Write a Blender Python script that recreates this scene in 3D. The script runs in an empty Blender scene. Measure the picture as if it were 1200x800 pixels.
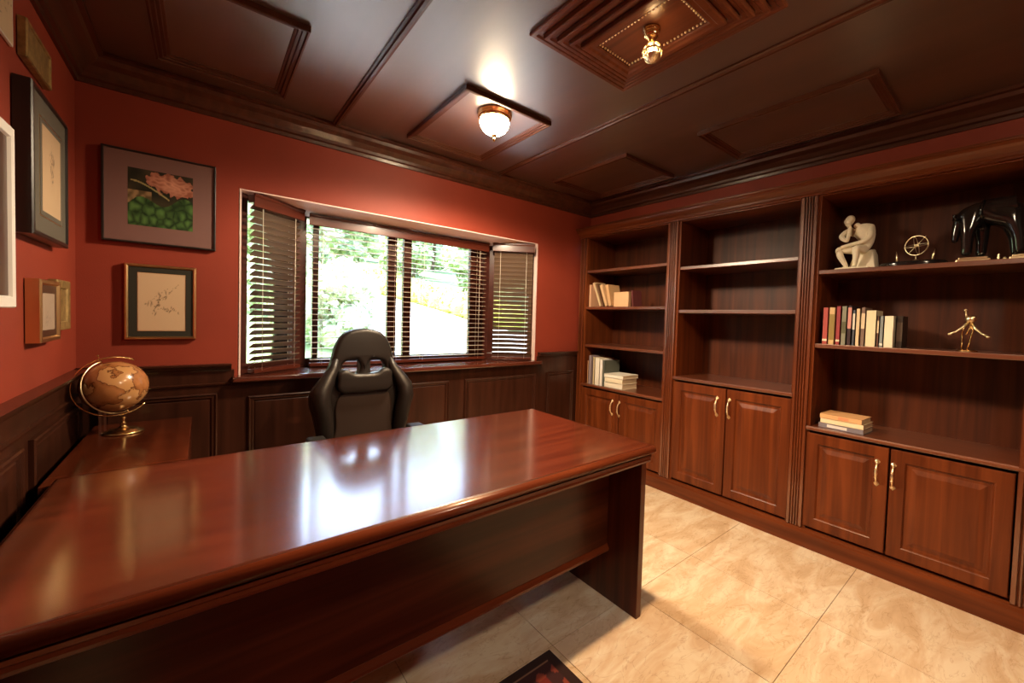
import bpy, bmesh, math, random
from mathutils import Vector, Matrix, Quaternion
random.seed(7)
D = bpy.data; SC = bpy.context.scene; COL = SC.collection
PI = math.pi

# ------------------------------------------------------------------ camera
CAMH = 1.2865
yaw, pitch, roll = .7041, -.0325, .0318
fw = Vector((math.sin(yaw)*math.cos(pitch), math.cos(yaw)*math.cos(pitch), math.sin(pitch)))
rt = Vector((math.cos(yaw), -math.sin(yaw), 0)); up = rt.cross(fw)
R_ = math.cos(roll)*rt + math.sin(roll)*up; U_ = -math.sin(roll)*rt + math.cos(roll)*up
cd = D.cameras.new('camera'); cam = D.objects.new('camera', cd); COL.objects.link(cam)
M = Matrix((R_, U_, -fw)).transposed().to_4x4(); M.translation = Vector((0, 0, CAMH))
cam.matrix_world = M
cd.sensor_width = 36; cd.lens = 477.2/1200*36; cd.shift_x = -.0354; cd.shift_y = -.0083
cd.clip_start = .02; cd.clip_end = 300
SC.camera = cam

# ------------------------------------------------------------------ sky, sun, exposure
W = D.worlds.new('sky'); SC.world = W; W.use_nodes = True
nt = W.node_tree; bg = nt.nodes['Background']
sky = nt.nodes.new('ShaderNodeTexSky'); sky.sky_type = 'NISHITA'; sky.sun_disc = False
sky.sun_elevation = math.radians(58); sky.sun_rotation = math.radians(-40); sky.air_density = 1; sky.dust_density = 2
nt.links.new(sky.outputs[0], bg.inputs[0]); bg.inputs[1].default_value = 1.0
sl = D.lights.new('sun', 'SUN'); sl.energy = 6.5; sl.angle = math.radians(3); sl.color = (1, .96, .88)
so = D.objects.new('sun', sl); COL.objects.link(so)
so.rotation_euler = Vector((-.75, .25, 1.25)).to_track_quat('Z', 'Y').to_euler(); so.location = (-5, 4, 8)
SC.view_settings.view_transform = 'Standard'; SC.view_settings.look = 'None'
SC.view_settings.gamma = 1; SC.view_settings.use_curve_mapping = False
SC.view_settings.exposure = 1.9
SC.cycles.max_bounces = 8; SC.cycles.transparent_max_bounces = 16
SC.cycles.sample_clamp_indirect = 6; SC.cycles.caustics_reflective = False; SC.cycles.caustics_refractive = False
SC.cycles.use_denoising = True

# ------------------------------------------------------------------ materials
def mat(name): 
    m = D.materials.new(name); m.use_nodes = True
    return m, m.node_tree, m.node_tree.nodes['Principled BSDF']
def plain(name, col, rough=.5, metal=0, coat=0, emit=None, es=0, bump=0, bscale=60, var=0, vscale=8):
    m, t, b = mat(name); b.inputs['Base Color'].default_value = (*col, 1)
    b.inputs['Roughness'].default_value = rough; b.inputs['Metallic'].default_value = metal
    b.inputs['Coat Weight'].default_value = coat; b.inputs['Coat Roughness'].default_value = .08
    if emit: b.inputs['Emission Color'].default_value = (*emit, 1); b.inputs['Emission Strength'].default_value = es
    if bump or var:
        tc = t.nodes.new('ShaderNodeTexCoord'); n = t.nodes.new('ShaderNodeTexNoise'); n.inputs['Scale'].default_value = bscale
        t.links.new(tc.outputs['Object'], n.inputs['Vector'])
        if bump:
            bp = t.nodes.new('ShaderNodeBump'); bp.inputs['Strength'].default_value = bump; bp.inputs['Distance'].default_value = .002
            t.links.new(n.outputs['Fac'], bp.inputs['Height']); t.links.new(bp.outputs[0], b.inputs['Normal'])
        if var:
            n2 = t.nodes.new('ShaderNodeTexNoise'); n2.inputs['Scale'].default_value = vscale; n2.inputs['Detail'].default_value = 5
            r = t.nodes.new('ShaderNodeValToRGB'); e = r.color_ramp.elements
            e[0].color = (*[c*(1-var) for c in col], 1); e[1].color = (*[min(1, c*(1+var)) for c in col], 1)
            e[0].position = .3; e[1].position = .7
            t.links.new(tc.outputs['Object'], n2.inputs['Vector']); t.links.new(n2.outputs['Fac'], r.inputs[0]); t.links.new(r.outputs[0], b.inputs['Base Color'])
    return m
def wood(name, c0, c1, axis, rough=.3, coat=.3, crough=.12, scale=1.0, cior=1.5, spec=.25):
    """stained timber; grain runs along axis"""
    m, t, b = mat(name)
    tc = t.nodes.new('ShaderNodeTexCoord'); mp = t.nodes.new('ShaderNodeMapping')
    s = [22*scale, 22*scale, 22*scale]; s['xyz'.index(axis)] = 1.1*scale
    mp.inputs['Scale'].default_value = s
    n = t.nodes.new('ShaderNodeTexNoise'); n.inputs['Scale'].default_value = 1; n.inputs['Detail'].default_value = 7; n.inputs['Distortion'].default_value = .6
    n2 = t.nodes.new('ShaderNodeTexNoise'); n2.inputs['Scale'].default_value = 2.2; n2.inputs['Detail'].default_value = 2
    r = t.nodes.new('ShaderNodeValToRGB'); e = r.color_ramp.elements
    e[0].color = (*c0, 1); e[1].color = (*c1, 1); e[0].position = .32; e[1].position = .68
    mx = t.nodes.new('ShaderNodeMix'); mx.data_type = 'RGBA'; mx.blend_type = 'MULTIPLY'; mx.inputs[0].default_value = .45
    r2 = t.nodes.new('ShaderNodeValToRGB'); r2.color_ramp.elements[0].position = .35; r2.color_ramp.elements[1].position = .65
    r2.color_ramp.elements[0].color = (.6, .55, .55, 1)
    L = t.links.new
    L(tc.outputs['Object'], mp.inputs[0]); L(mp.outputs[0], n.inputs['Vector']); L(tc.outputs['Object'], n2.inputs['Vector'])
    L(n.outputs['Fac'], r.inputs[0]); L(n2.outputs['Fac'], r2.inputs[0]); L(r.outputs[0], mx.inputs[6]); L(r2.outputs[0], mx.inputs[7]); L(mx.outputs[2], b.inputs['Base Color'])
    bp = t.nodes.new('ShaderNodeBump'); bp.inputs['Strength'].default_value = .12; bp.inputs['Distance'].default_value = .0006
    L(n.outputs['Fac'], bp.inputs['Height']); L(bp.outputs[0], b.inputs['Normal'])
    b.inputs['Specular IOR Level'].default_value = spec
    b.inputs['Roughness'].default_value = rough; b.inputs['Coat Weight'].default_value = coat; b.inputs['Coat Roughness'].default_value = crough; b.inputs['Coat IOR'].default_value = cior
    return m
CASE0, CASE1 = (.092, .0195, .005), (.200, .048, .012)
DARK0, DARK1 = (.026, .008, .004), (.055, .017, .009)
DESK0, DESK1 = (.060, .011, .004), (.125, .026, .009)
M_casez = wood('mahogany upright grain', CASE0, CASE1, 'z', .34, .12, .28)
M_case_shade = wood('shaded mahogany back panel', (.056, .012, .003), (.128, .030, .0075), 'z', .48, .15, .42, spec=.3)  # case timber darkened: shade inside the shelves is put into the colour
M_pil = wood('polished mahogany pilaster', CASE0, CASE1, 'z', .3, 1, .22, cior=1.9, spec=.5)
M_shelf = wood('polished mahogany shelf', CASE0, CASE1, 'y', .36, 1, .30, cior=2.0, spec=.5)
M_casey = wood('mahogany long grain', CASE0, CASE1, 'y', .32, .2, .25)
M_deskx = wood('desk veneer', DESK0, DESK1, 'x', .26, 1, .15, 1, 2.4)
M_desky = wood('desk veneer cross grain', DESK0, DESK1, 'y', .22, .6, .10)
M_deskm = wood('desk moulding', (.10, .020, .007), (.18, .040, .013), 'x', .3, .35, .15)
M_desk_shade = wood('shaded desk front veneer', (.045, .009, .0035), (.095, .021, .0075), 'x', .36, .2, .2)  # desk veneer darkened, the front's shade painted into its colour
M_deskz = wood('desk veneer upright', DESK0, DESK1, 'z', .28, .4, .15)
M_ceil = wood('dark stained ceiling board', (.056, .019, .009), (.095, .033, .016), 'y', .42, 1, .36, .5, 2.5)
M_ctrim = wood('dark ceiling moulding', (.058, .017, .008), (.10, .030, .014), 'y', .34, .4, .2)
M_coffer_glow = wood('carved mahogany coffer with lamp glow', (.12, .036, .016), (.22, .068, .028), 'y', .32, .35, .2)  # brighter orange tone paints in the brass lamp's glow on the coffer
M_wain = wood('dark wainscot', DARK0, DARK1, 'z', .34, .3, .2)
M_wainx = wood('dark wainscot rail', DARK0, DARK1, 'x', .3, .4, .15)
M_frame = wood('window timber', (.045, .012, .008), (.08, .02, .012), 'x', .3, .3)
M_val = wood('blind valance timber', (.075, .015, .008), (.12, .025, .012), 'x', .3, .3)
M_slat_lit = wood('blind slat timber', (.38, .29, .21), (.50, .39, .29), 'x', .35, .2)  # paler copy of the dark slat wood, window light put into its colour
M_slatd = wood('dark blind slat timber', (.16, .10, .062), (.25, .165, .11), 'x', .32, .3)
M_red = plain('red wall paint', (.275, .042, .021), .55, bump=.25, bscale=220, var=.08, vscale=3); M_red.node_tree.nodes['Principled BSDF'].inputs['Specular IOR Level'].default_value = .3
M_soffit = plain('pale soffit paint', (.93, .70, .62), .6)
M_brass = plain('brass', (.83, .56, .25), .22, 1)
M_paleb = plain('pale antique brass', (.95, .78, .50), .28, 1)
M_chrome = plain('chrome', (.8, .78, .75), .12, 1)
M_black = plain('black lacquer', (.012, .010, .010), .12, coat=.5)
M_leather = plain('black leatherette', (.013, .010, .009), .40, bump=.4, bscale=350)
M_leather2 = plain('dark brown leatherette', (.030, .018, .014), .45, bump=.4, bscale=350)
M_plaster = plain('cream cast stone', (.93, .83, .63), .5, bump=.5, bscale=90, var=.08, vscale=30)
M_white = plain('white painted frame', (.85, .82, .76), .4)
M_gold = plain('gilt frame', (.75, .50, .24), .3, 1)
M_gold2 = plain('dull gilt frame', (.36, .24, .09), .5, .6, var=.35, vscale=40)
M_cord = plain('blind cord', (.75, .68, .55), .7)
M_dark = plain('dark frame', (.018, .014, .012), .3)
M_plastic = plain('black plastic', (.02, .02, .02), .4)
M_concrete = plain('driveway concrete', (.52, .51, .49), .9, var=.08, vscale=.6)
M_grass = plain('lawn', (.20, .27, .10), .9, var=.35, vscale=1.2)

def glass_mat():
    m, t, b = mat('window glass'); t.nodes.remove(b); out = t.nodes['Material Output']
    tr = t.nodes.new('ShaderNodeBsdfTransparent'); tr.inputs[0].default_value = (.95, .97, .95, 1)
    gl = t.nodes.new('ShaderNodeBsdfGlossy'); gl.inputs['Roughness'].default_value = .02
    fr = t.nodes.new('ShaderNodeFresnel'); fr.inputs[0].default_value = 1.45; mx = t.nodes.new('ShaderNodeMixShader')
    t.links.new(fr.outputs[0], mx.inputs[0]); t.links.new(tr.outputs[0], mx.inputs[1]); t.links.new(gl.outputs[0], mx.inputs[2]); t.links.new(mx.outputs[0], out.inputs[0])
    return m
M_glass = glass_mat()

def marble(name, tint):
    m, t, b = mat(name); L = t.links.new
    tc = t.nodes.new('ShaderNodeTexCoord'); mp = t.nodes.new('ShaderNodeMapping'); mp.inputs['Scale'].default_value = (1.2, 3.2, 1); mp.inputs['Rotation'].default_value = (0, 0, .5)
    n = t.nodes.new('ShaderNodeTexNoise'); n.inputs['Scale'].default_value = 2.6; n.inputs['Detail'].default_value = 10; n.inputs['Distortion'].default_value = .8; n.inputs['Roughness'].default_value = .62
    r = t.nodes.new('ShaderNodeValToRGB'); e = r.color_ramp.elements
    e[0].position = .30; e[0].color = (.68*tint[0], .50*tint[1], .32*tint[2], 1); e[1].position = .62; e[1].color = (.93*tint[0], .84*tint[1], .66*tint[2], 1)
    x = e.new(.46); x.color = (.80*tint[0], .63*tint[1], .43*tint[2], 1)
    n2 = t.nodes.new('ShaderNodeTexNoise'); n2.inputs['Scale'].default_value = 5; n2.inputs['Detail'].default_value = 12; n2.inputs['Distortion'].default_value = 1.5
    r2 = t.nodes.new('ShaderNodeValToRGB'); q = r2.color_ramp.elements; q[0].position = .485; q[0].color = (1, 1, 1, 1); q[1].position = .515; q[1].color = (1, 1, 1, 1); z = q.new(.5); z.color = (.72, .62, .52, 1)
    mx = t.nodes.new('ShaderNodeMix'); mx.data_type = 'RGBA'; mx.blend_type = 'MULTIPLY'; mx.inputs[0].default_value = .6
    L(tc.outputs['Object'], mp.inputs[0]); L(mp.outputs[0], n.inputs['Vector']); L(mp.outputs[0], n2.inputs['Vector'])
    L(n.outputs['Fac'], r.inputs[0]); L(n2.outputs['Fac'], r2.inputs[0]); L(r.outputs[0], mx.inputs[6]); L(r2.outputs[0], mx.inputs[7]); L(mx.outputs[2], b.inputs['Base Color'])
    b.inputs['Roughness'].default_value = .16; b.inputs['Coat Weight'].default_value = .2
    return m
M_tiles = [marble('travertine tile', (1, 1, 1)), marble('travertine tile pale', (1.06, 1.07, 1.1)), marble('travertine tile warm', (.95, .92, .88))]
M_grout = plain('tile grout', (.30, .20, .12), .8)

def vcol_mat(name, rough=.6):
    m, t, b = mat(name); a = t.nodes.new('ShaderNodeVertexColor'); a.layer_name = 'print'
    t.links.new(a.outputs[0], b.inputs['Base Color']); b.inputs['Roughness'].default_value = rough
    return m
M_print = vcol_mat('printed art', .35)

def leaf_mat(name, c0, c1):
    m, t, b = mat(name); g = t.nodes.new('ShaderNodeNewGeometry'); tc = t.nodes.new('ShaderNodeTexCoord')
    n = t.nodes.new('ShaderNodeTexNoise'); n.inputs['Scale'].default_value = 2.5; n.inputs['Detail'].default_value = 4
    r = t.nodes.new('ShaderNodeValToRGB'); r.color_ramp.elements[0].color = (*c0, 1); r.color_ramp.elements[1].color = (*c1, 1)
    r.color_ramp.elements[0].position = .35; r.color_ramp.elements[1].position = .65
    t.links.new(tc.outputs['Object'], n.inputs['Vector']); t.links.new(n.outputs['Fac'], r.inputs[0]); t.links.new(r.outputs[0], b.inputs['Base Color'])
    b.inputs['Roughness'].default_value = .6; b.inputs['Subsurface Weight'].default_value = 0
    return m
M_leafa = leaf_mat('broad leaves', (.34, .42, .18), (.52, .60, .32))
M_leafb = leaf_mat('pale leaves', (.40, .48, .24), (.58, .64, .40))
M_leafy = leaf_mat('yellow green hedge leaves', (.42, .43, .06), (.64, .62, .12))
M_bark = plain('bark', (.12, .08, .05), .9)

# ------------------------------------------------------------------ mesh helpers
class MB:
    def __init__(s): s.v = []; s.f = []; s.sm = []
    def add(s, vs, fs, smooth=False):
        o = len(s.v); s.v += [tuple(v) for v in vs]; s.f += [tuple(i+o for i in f) for f in fs]; s.sm += [smooth]*len(fs); return s
    def box(s, x0, x1, y0, y1, z0, z1, m=None):
        v = [(x, y, z) for z in (z0, z1) for y in (y0, y1) for x in (x0, x1)]
        if m: v = [m @ Vector(p) for p in v]
        return s.add(v, [(0, 2, 3, 1), (4, 5, 7, 6), (0, 1, 5, 4), (2, 6, 7, 3), (0, 4, 6, 2), (1, 3, 7, 5)])
    def ring(s, O, A, B, N, a0, a1, b0, b1, prof, cap=False, capstart=False, smooth=False):
        """mitred moulding round a rectangle; prof = [(inset, height)]"""
        O, A, B, N = map(Vector, (O, A, B, N)); vs = []; fs = []
        for d, h in prof:
            for a, b in ((a0+d, b0+d), (a1-d, b0+d), (a1-d, b1-d), (a0+d, b1-d)): vs.append(O + A*a + B*b + N*h)
        for i in range(len(prof)-1):
            for k in range(4):
                k2 = (k+1) % 4; fs.append((i*4+k, i*4+k2, i*4+4+k2, i*4+4+k))
        n = len(prof)*4
        if cap: fs.append((n-4, n-3, n-2, n-1))
        if capstart: fs.append((3, 2, 1, 0))
        if A.cross(B).dot(N) < 0: fs = [tuple(reversed(f)) for f in fs]
        return s.add(vs, fs, smooth)
    def sweep(s, path, prof, closed=False, smooth=False):
        """prof = [(u,w)] swept along straight path P0->P1 given U,W axes; path=(P0,P1,U,W)"""
        P0, P1, U, Wv = map(Vector, path); n = len(prof)
        vs = [P0+U*u+Wv*w for u, w in prof] + [P1+U*u+Wv*w for u, w in prof]
        fs = [(i, (i+1) % n, n+(i+1) % n, n+i) for i in range(n)] + [tuple(range(n))[::-1], tuple(range(n, 2*n))]
        return s.add(vs, fs, smooth)
    def lathe(s, c, prof, n=24, smooth=True, axis='z', cap=True):
        cx, cy, cz = c; vs = []; fs = []
        for r, h in prof:
            for k in range(n):
                a = 2*PI*k/n; p = (r*math.cos(a), r*math.sin(a), h)
                if axis == 'y': p = (p[0], h, p[1])
                if axis == 'x': p = (h, p[0], p[1])
                vs.append((cx+p[0], cy+p[1], cz+p[2]))
        for i in range(len(prof)-1):
            for k in range(n): fs.append((i*n+k, i*n+(k+1) % n, (i+1)*n+(k+1) % n, (i+1)*n+k))
        if cap:
            fs.append(tuple(range(n))[::-1]); fs.append(tuple(range((len(prof)-1)*n, len(prof)*n)))
        if axis == 'y': fs = [tuple(reversed(f)) for f in fs]
        return s.add(vs, fs, smooth)
    def tube(s, pts, r, n=8, smooth=True, closed=False):
        pts = [Vector(p) for p in pts]; m = len(pts); rs = r if isinstance(r, (list, tuple)) else [r]*m
        vs = []; fs = []; prev = None
        for i, p in enumerate(pts):
            t = (pts[(i+1) % m] - pts[i-1]) if closed else (pts[min(i+1, m-1)] - pts[max(i-1, 0)])
            t.normalize()
            if prev is None:
                a = t.orthogonal().normalized()
            else:
                a = (prev - t*prev.dot(t)); a = a.normalized() if a.length > 1e-6 else t.orthogonal().normalized()
            prev = a; b = t.cross(a)
            for k in range(n):
                q = 2*PI*k/n; vs.append(p + (a*math.cos(q) + b*math.sin(q))*rs[i])
        for i in range(m if closed else m-1):
            j = (i+1) % m
            for k in range(n): fs.append((i*n+k, i*n+(k+1) % n, j*n+(k+1) % n, j*n+k))
        if not closed: fs.append(tuple(range(n))[::-1]); fs.append(tuple(range((m-1)*n, m*n)))
        return s.add(vs, fs, smooth)
    def ell(s, c, r, nu=20, nv=12, m=None):
        vs = []; fs = []
        for j in range(nv+1):
            th = PI*j/nv
            for k in range(nu):
                a = 2*PI*k/nu; p = Vector((r[0]*math.sin(th)*math.cos(a), r[1]*math.sin(th)*math.sin(a), r[2]*math.cos(th)))
                if m: p = m @ p
                vs.append(p + Vector(c))
        for j in range(nv):
            for k in range(nu): fs.append((j*nu+k, (j+1)*nu+k, (j+1)*nu+(k+1) % nu, j*nu+(k+1) % nu))
        return s.add(vs, fs, True)
    def build(s, name, m, parent=None, loc=None, bevel=0, seg=2, weld=False):
        """parts are written in room coordinates and shifted to the parent's base"""
        off = Vector((0, 0, 0))
        if parent is not None: off = BASE[parent]
        elif loc is not None: off = Vector(loc)
        me = D.meshes.new(name); me.from_pydata([tuple(Vector(p)-off) for p in s.v], [], s.f); me.update()
        me.polygons.foreach_set('use_smooth', s.sm); me.materials.append(m)
        if weld:
            b = bmesh.new(); b.from_mesh(me); bmesh.ops.remove_doubles(b, verts=b.verts, dist=1e-5); b.to_mesh(me); b.free()
        o = D.objects.new(name, me); COL.objects.link(o)
        if parent is not None: o.parent = parent
        elif loc is not None: o.location = loc
        BASE[o] = off.copy()
        if bevel:
            md = o.modifiers.new('bevel', 'BEVEL'); md.width = bevel; md.segments = seg; md.limit_method = 'ANGLE'; md.angle_limit = math.radians(40)
            md.harden_normals = False
        return o
BASE = {}
def thing(name, label, cat, loc=(0, 0, 0), group=None):
    o = D.objects.new(name, None); COL.objects.link(o); o.location = loc; o['label'] = label; o['category'] = cat
    o.empty_display_size = .05
    if group: o['group'] = group
    BASE[o] = Vector(loc); return o
def tag(o, label, cat, group=None):
    o['label'] = label; o['category'] = cat
    if group: o['group'] = group
    return o
def struct(o): o['kind'] = 'structure'; return o
def box(name, m, parent, *d, bevel=0, seg=2): return MB().box(*d).build(name, m, parent, bevel=bevel, seg=seg)
def sbox(name, m, *d, bevel=0): return struct(MB().box(*d).build(name, m, None, loc=((d[0]+d[1])/2, (d[2]+d[3])/2, d[4]), bevel=bevel))

# ------------------------------------------------------------------ room dimensions (metres)
XL, YB, XR, XF = -.4365, 2.7765, 2.8546, 2.7117
ZC, ZR, ZCL = 2.278, .999, 2.398
YF = -2.2                       # wall behind the camera
XBK = 3.10                      # inside back of the bookcase recess
WX0, WX1, WZ0, WZ1 = .15, 2.21, .93, 1.94       # bay opening in the back wall
BY = 3.04                       # inside face of the bay's front

# ---- floor: grout bed and single tiles
fl = sbox('floor', M_grout, XL-.15, 3.25, YF-.1, YB+.15, -.08, -.004)
xs = [1.06+.51*k for k in range(-3, 5)]; ys = [-1.94+.62*k for k in range(0, 8)]
xs = [XL]+[x for x in xs if XL+.05 < x < 3.0]+[XBK+.02]; ys = [YF]+[y for y in ys if YF+.05 < y < YB-.05]+[YB]
gap = .0013
for i in range(len(xs)-1):
    for j in range(len(ys)-1):
        o = MB().box(xs[i]+gap, xs[i+1]-gap, ys[j]+gap, ys[j+1]-gap, -.004, 0).build('tile', random.choice(M_tiles), fl)
        # each slab shows its own veining
        o.location = (0, 0, 0)
# ---- walls
wb = MB()
T = .12
wb.box(XL-T, WX0, YB, YB+T, 0, 2.45).box(WX1, XR+.4, YB, YB+T, 0, 2.45).box(WX0, WX1, YB, YB+T, 0, WZ0-.03).box(WX0, WX1, YB, YB+T, WZ1, 2.45)
wall_b = struct(wb.build('wall_back', M_red, None, loc=(1.2, YB, 0)))
wall_l = sbox('wall_left', M_red, XL-.12, XL, YF, YB, 0, 2.45)
wall_r = struct(MB().box(XR, XR+.10, -.1, YB, 2.115, 2.45).box(XBK+.02, XBK+.12, -.1, YB, 0, 2.15).box(XR, XBK+.12, YF, -.1, 0, 2.45).build('wall_right', M_red, None, loc=(XR, 1.3, 0)))
wall_f = sbox('wall_front', M_red, XL-.12, XR+.4, YF-.12, YF, 0, 2.45)
ceil = sbox('ceiling', M_ceil, XL-.2, XR+.5, YF-.12, YB+.12, ZCL, ZCL+.1)

# ---- bay shell: soffit, outer apron, reveals
BX0, BX1 = .48, 1.86
sof = MB()
def slab(mb, poly, z0, z1):
    n = len(poly); vs = [(x, y, z0) for x, y in poly]+[(x, y, z1) for x, y in poly]
    return mb.add(vs, [tuple(range(n))[::-1], tuple(range(n, 2*n))]+[(i, (i+1) % n, n+(i+1) % n, n+i) for i in range(n)])
slab(sof, [(WX0-.1, YB+T), (WX1+.1, YB+T), (BX1+.1, BY+.16), (BX0-.1, BY+.16)], WZ1, WZ1+.12)
slab(sof, [(WX0, YB+.001), (WX1, YB+.001), (WX1, YB+T+.01), (WX0, YB+T+.01)], WZ1-.006, WZ1)
sof.v = [(x, y, z-(y-YB)*.13 if z < WZ1+.05 else z) for x, y, z in sof.v]
struct(sof.build('trim_1', M_soffit, None, loc=(1.2, 2.9, WZ1)))
ap = MB(); slab(ap, [(WX0-.1, YB+T), (WX1+.1, YB+T), (BX1+.1, BY+.12), (BX0-.1, BY+.12)], .0, WZ0-.035)
struct(ap.build('trim_2', M_concrete, None, loc=(1.2, 2.9, 0)))
rv = MB(); rv.box(WX0-.004, WX0+.008, YB, YB+T-.002, WZ0, WZ1-.006).box(WX1-.008, WX1+.004, YB, YB+T-.002, WZ0, WZ1-.006)
struct(rv.build('trim_3', M_soffit, None, loc=(1.2, YB, WZ0)))
# sill board with rounded nosing
sb = MB(); slab(sb, [(WX0-.03, 2.70), (WX1+.03, 2.70), (WX1+.03, YB-.001), (WX1, YB-.001), (WX1, YB+T), (BX1+.02, BY+.08), (BX0-.02, BY+.08), (WX0, YB+T), (WX0, YB-.001), (WX0-.03, YB-.001)], WZ0-.03, WZ0)
M_sill = wood('polished window sill', (.06, .014, .008), (.11, .026, .014), 'x', .28, 1, .12, cior=2.2)
sill = struct(sb.build('window_sill', M_sill, None, loc=(1.2, 2.8, WZ0-.03), bevel=.008, seg=3)); sill.name = 'trim_4'
# ---- crown moulding round the ceiling
prof = [(0, 0), (.012, 0), (.014, .018), (.026, .024), (.030, .040), (.052, .066), (.078, .082), (.084, .100), (.100, .104), (.100, .12), (0, .12)]
def crown(name, P0, P1, U):
    return struct(MB().sweep((P0, P1, U, (0, 0, 1)), prof).build(name, M_ctrim, None, loc=((P0[0]+P1[0])/2, (P0[1]+P1[1])/2, ZC)))
crown('trim_5', (XL, YB, ZC), (XR, YB, ZC), (0, -1, 0))
crown('trim_6', (XL, YF, ZC), (XL, YB, ZC), (1, 0, 0))
crown('trim_7', (XR, YF, ZC), (XR, YB, ZC), (-1, 0, 0))
# ---- ceiling battens and moulded panels
for x in (.592, 1.735):
    MB().sweep(((x, YF, ZCL), (x, YB-.095, ZCL), (1, 0, 0), (0, 0, -1)), [(-.019, 0), (-.019, .008), (-.010, .011), (-.006, .018), (.006, .018), (.010, .011), (.019, .008), (.019, 0)]).build('batten', M_ctrim, ceil)
def cpanel(x0, x1, y0, y1, w=.05, d=.022, field=None):
    p = [(0, 0), (0, d), (w*.14, d+.002), (w*.22, d-.004), (w*.45, d-.004), (w*.52, d-.010), (w*.72, d-.010), (w*.78, d-.014), (w*.95, d-.015), (w, .003)]
    MB().ring((0, 0, ZCL), (1, 0, 0), (0, 1, 0), (0, 0, -1), x0, x1, y0, y1, p).build('panel_frame', M_ctrim, ceil)
    MB().ring((0, 0, ZCL), (1, 0, 0), (0, 1, 0), (0, 0, -1), x0+w-.004, x1-w+.004, y0+w-.004, y1-w+.004, [(0, 0), (0, .004)], cap=True).build('panel_field', field or M_ceil, ceil)
cpanel(-.16, .318, 1.86, 2.53)
cpanel(.955, 1.49, 1.785, 2.53, .046)
cpanel(2.12, 2.68, 1.76, 2.50, .05)
cpanel(2.18, 2.68, .46, 1.29, .05)
cpanel(-.16, .318, .46, 1.32)
# deep stepped coffer round the brass lamp: every step is a mitred board
cx0, cx1, cy0, cy1 = .965, 1.53, .585, 1.305
cz = [.014, .028, .042, .054, .066]; ins = [0, .040, .076, .110, .142, .186]
cf = MB()
for i, z in enumerate(cz):
    w = ins[i+1]-ins[i]; pz = cz[i-1] if i else 0
    MB().ring((0, 0, ZCL), (1, 0, 0), (0, 1, 0), (0, 0, -1), cx0+ins[i], cx1-ins[i], cy0+ins[i], cy1-ins[i],
              [(0, pz-.006 if i else 0), (0, z-.003), (.004, z), (w*.45, z), (w*.6, z-.006), (w*.9, z-.006), (w+.002, z-.009)]).build('coffer_step', M_coffer_glow, ceil)
MB().ring((0, 0, ZCL), (1, 0, 0), (0, 1, 0), (0, 0, -1), cx0+.184, cx1-.184, cy0+.184, cy1-.184, [(0, .060), (.002, .050)], cap=True).build('coffer_field', M_coffer_glow, ceil)
bd = MB(); e0x, e1x, e0y, e1y = cx0+.194, cx1-.194, cy0+.194, cy1-.194
n = 22
for k in range(n+1):
    y = e0y+(e1y-e0y)*k/n
    for x in (e0x, e1x): bd.ell((x, y, ZCL-.052), (.0045,)*3, 8, 5)
for k in range(1, 12):
    x = e0x+(e1x-e0x)*k/12
    for y in (e0y, e1y): bd.ell((x, y, ZCL-.052), (.0045,)*3, 8, 5)
o = bd.build('beading', M_paleb, ceil); o['kind'] = 'stuff'

# ---- wainscot, chair rails, panel mouldings
box('wainscot', M_wain, wall_b, XL, WX0-.02, YB-.018, YB, 0, .965)
box('wainscot', M_wain, wall_b, WX0-.02, WX1+.02, YB-.018, YB, 0, WZ0-.032)
box('wainscot', M_wain, wall_b, WX1+.02, XR, YB-.018, YB, 0, .965)
box('wainscot', M_wain, wall_l, XL, XL+.018, YF, YB-.018, 0, .965)
rp = [(0, 0), (.020, 0), (.024, .010), (.034, .014), (.038, .026), (.048, .030), (.050, .040), (0, .040)]
def rail(name, P0, P1, U): return struct(MB().sweep((P0, P1, U, (0, 0, 1)), rp).build(name, M_wainx, None, loc=((P0[0]+P1[0])/2, (P0[1]+P1[1])/2, P0[2])))
rail('trim_8', (XL, YB, ZR-.04), (WX0-.032, YB, ZR-.04), (0, -1, 0))
rail('trim_9', (WX1+.032, YB, ZR-.04), (XR, YB, ZR-.04), (0, -1, 0))
rail('trim_10', (XL, YF, ZR-.04), (XL, YB, ZR-.04), (1, 0, 0))
wp = [(0, 0), (0, .012), (.006, .016), (.014, .010), (.022, .010), (.030, .003), (.034, .006), (.07, .006)]
def wpan(par_, O, A, N, a0, a1, b0, b1):
    MB().ring(O, A, (0, 0, 1), N, a0, a1, b0, b1, wp, cap=True).build('panel', M_wain, par_)
for a0, a1, b1 in ((-.37, .06, .845), (.19, .74, .815), (.84, 1.39, .815), (1.52, 2.21, .815), (2.34, 2.66, .82)):
    wpan(wall_b, (0, YB-.018, 0), (1, 0, 0), (0, -1, 0), a0, a1, .18, b1)
MB().sweep(((XL+.02, YB-.018, .885), (WX0-.03, YB-.018, .885), (0, -1, 0), (0, 0, 1)), [(0, 0), (.010, .002), (.012, .010), (.004, .014), (0, .014)]).build('moulding', M_wainx, wall_b)
MB().sweep(((XL+.018, YF, .885), (XL+.018, YB-.02, .885), (1, 0, 0), (0, 0, 1)), [(0, 0), (.010, .002), (.012, .010), (.004, .014), (0, .014)]).build('moulding', M_wainx, wall_l)
for a0, a1 in ((-1.9, -1.2), (-1.1, -.4), (-.3, .4), (.5, 1.1), (1.2, 1.92), (2.02, 2.68)):
    wpan(wall_l, (XL+.018, 0, 0), (0, 1, 0), (1, 0, 0), a0, a1, .18, .855)
struct(MB().box(XL+.018, XR, YB-.034, YB-.018, 0, .12).build('baseboard_back', M_wainx, None, loc=(1.2, YB-.02, 0), bevel=.004))
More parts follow.
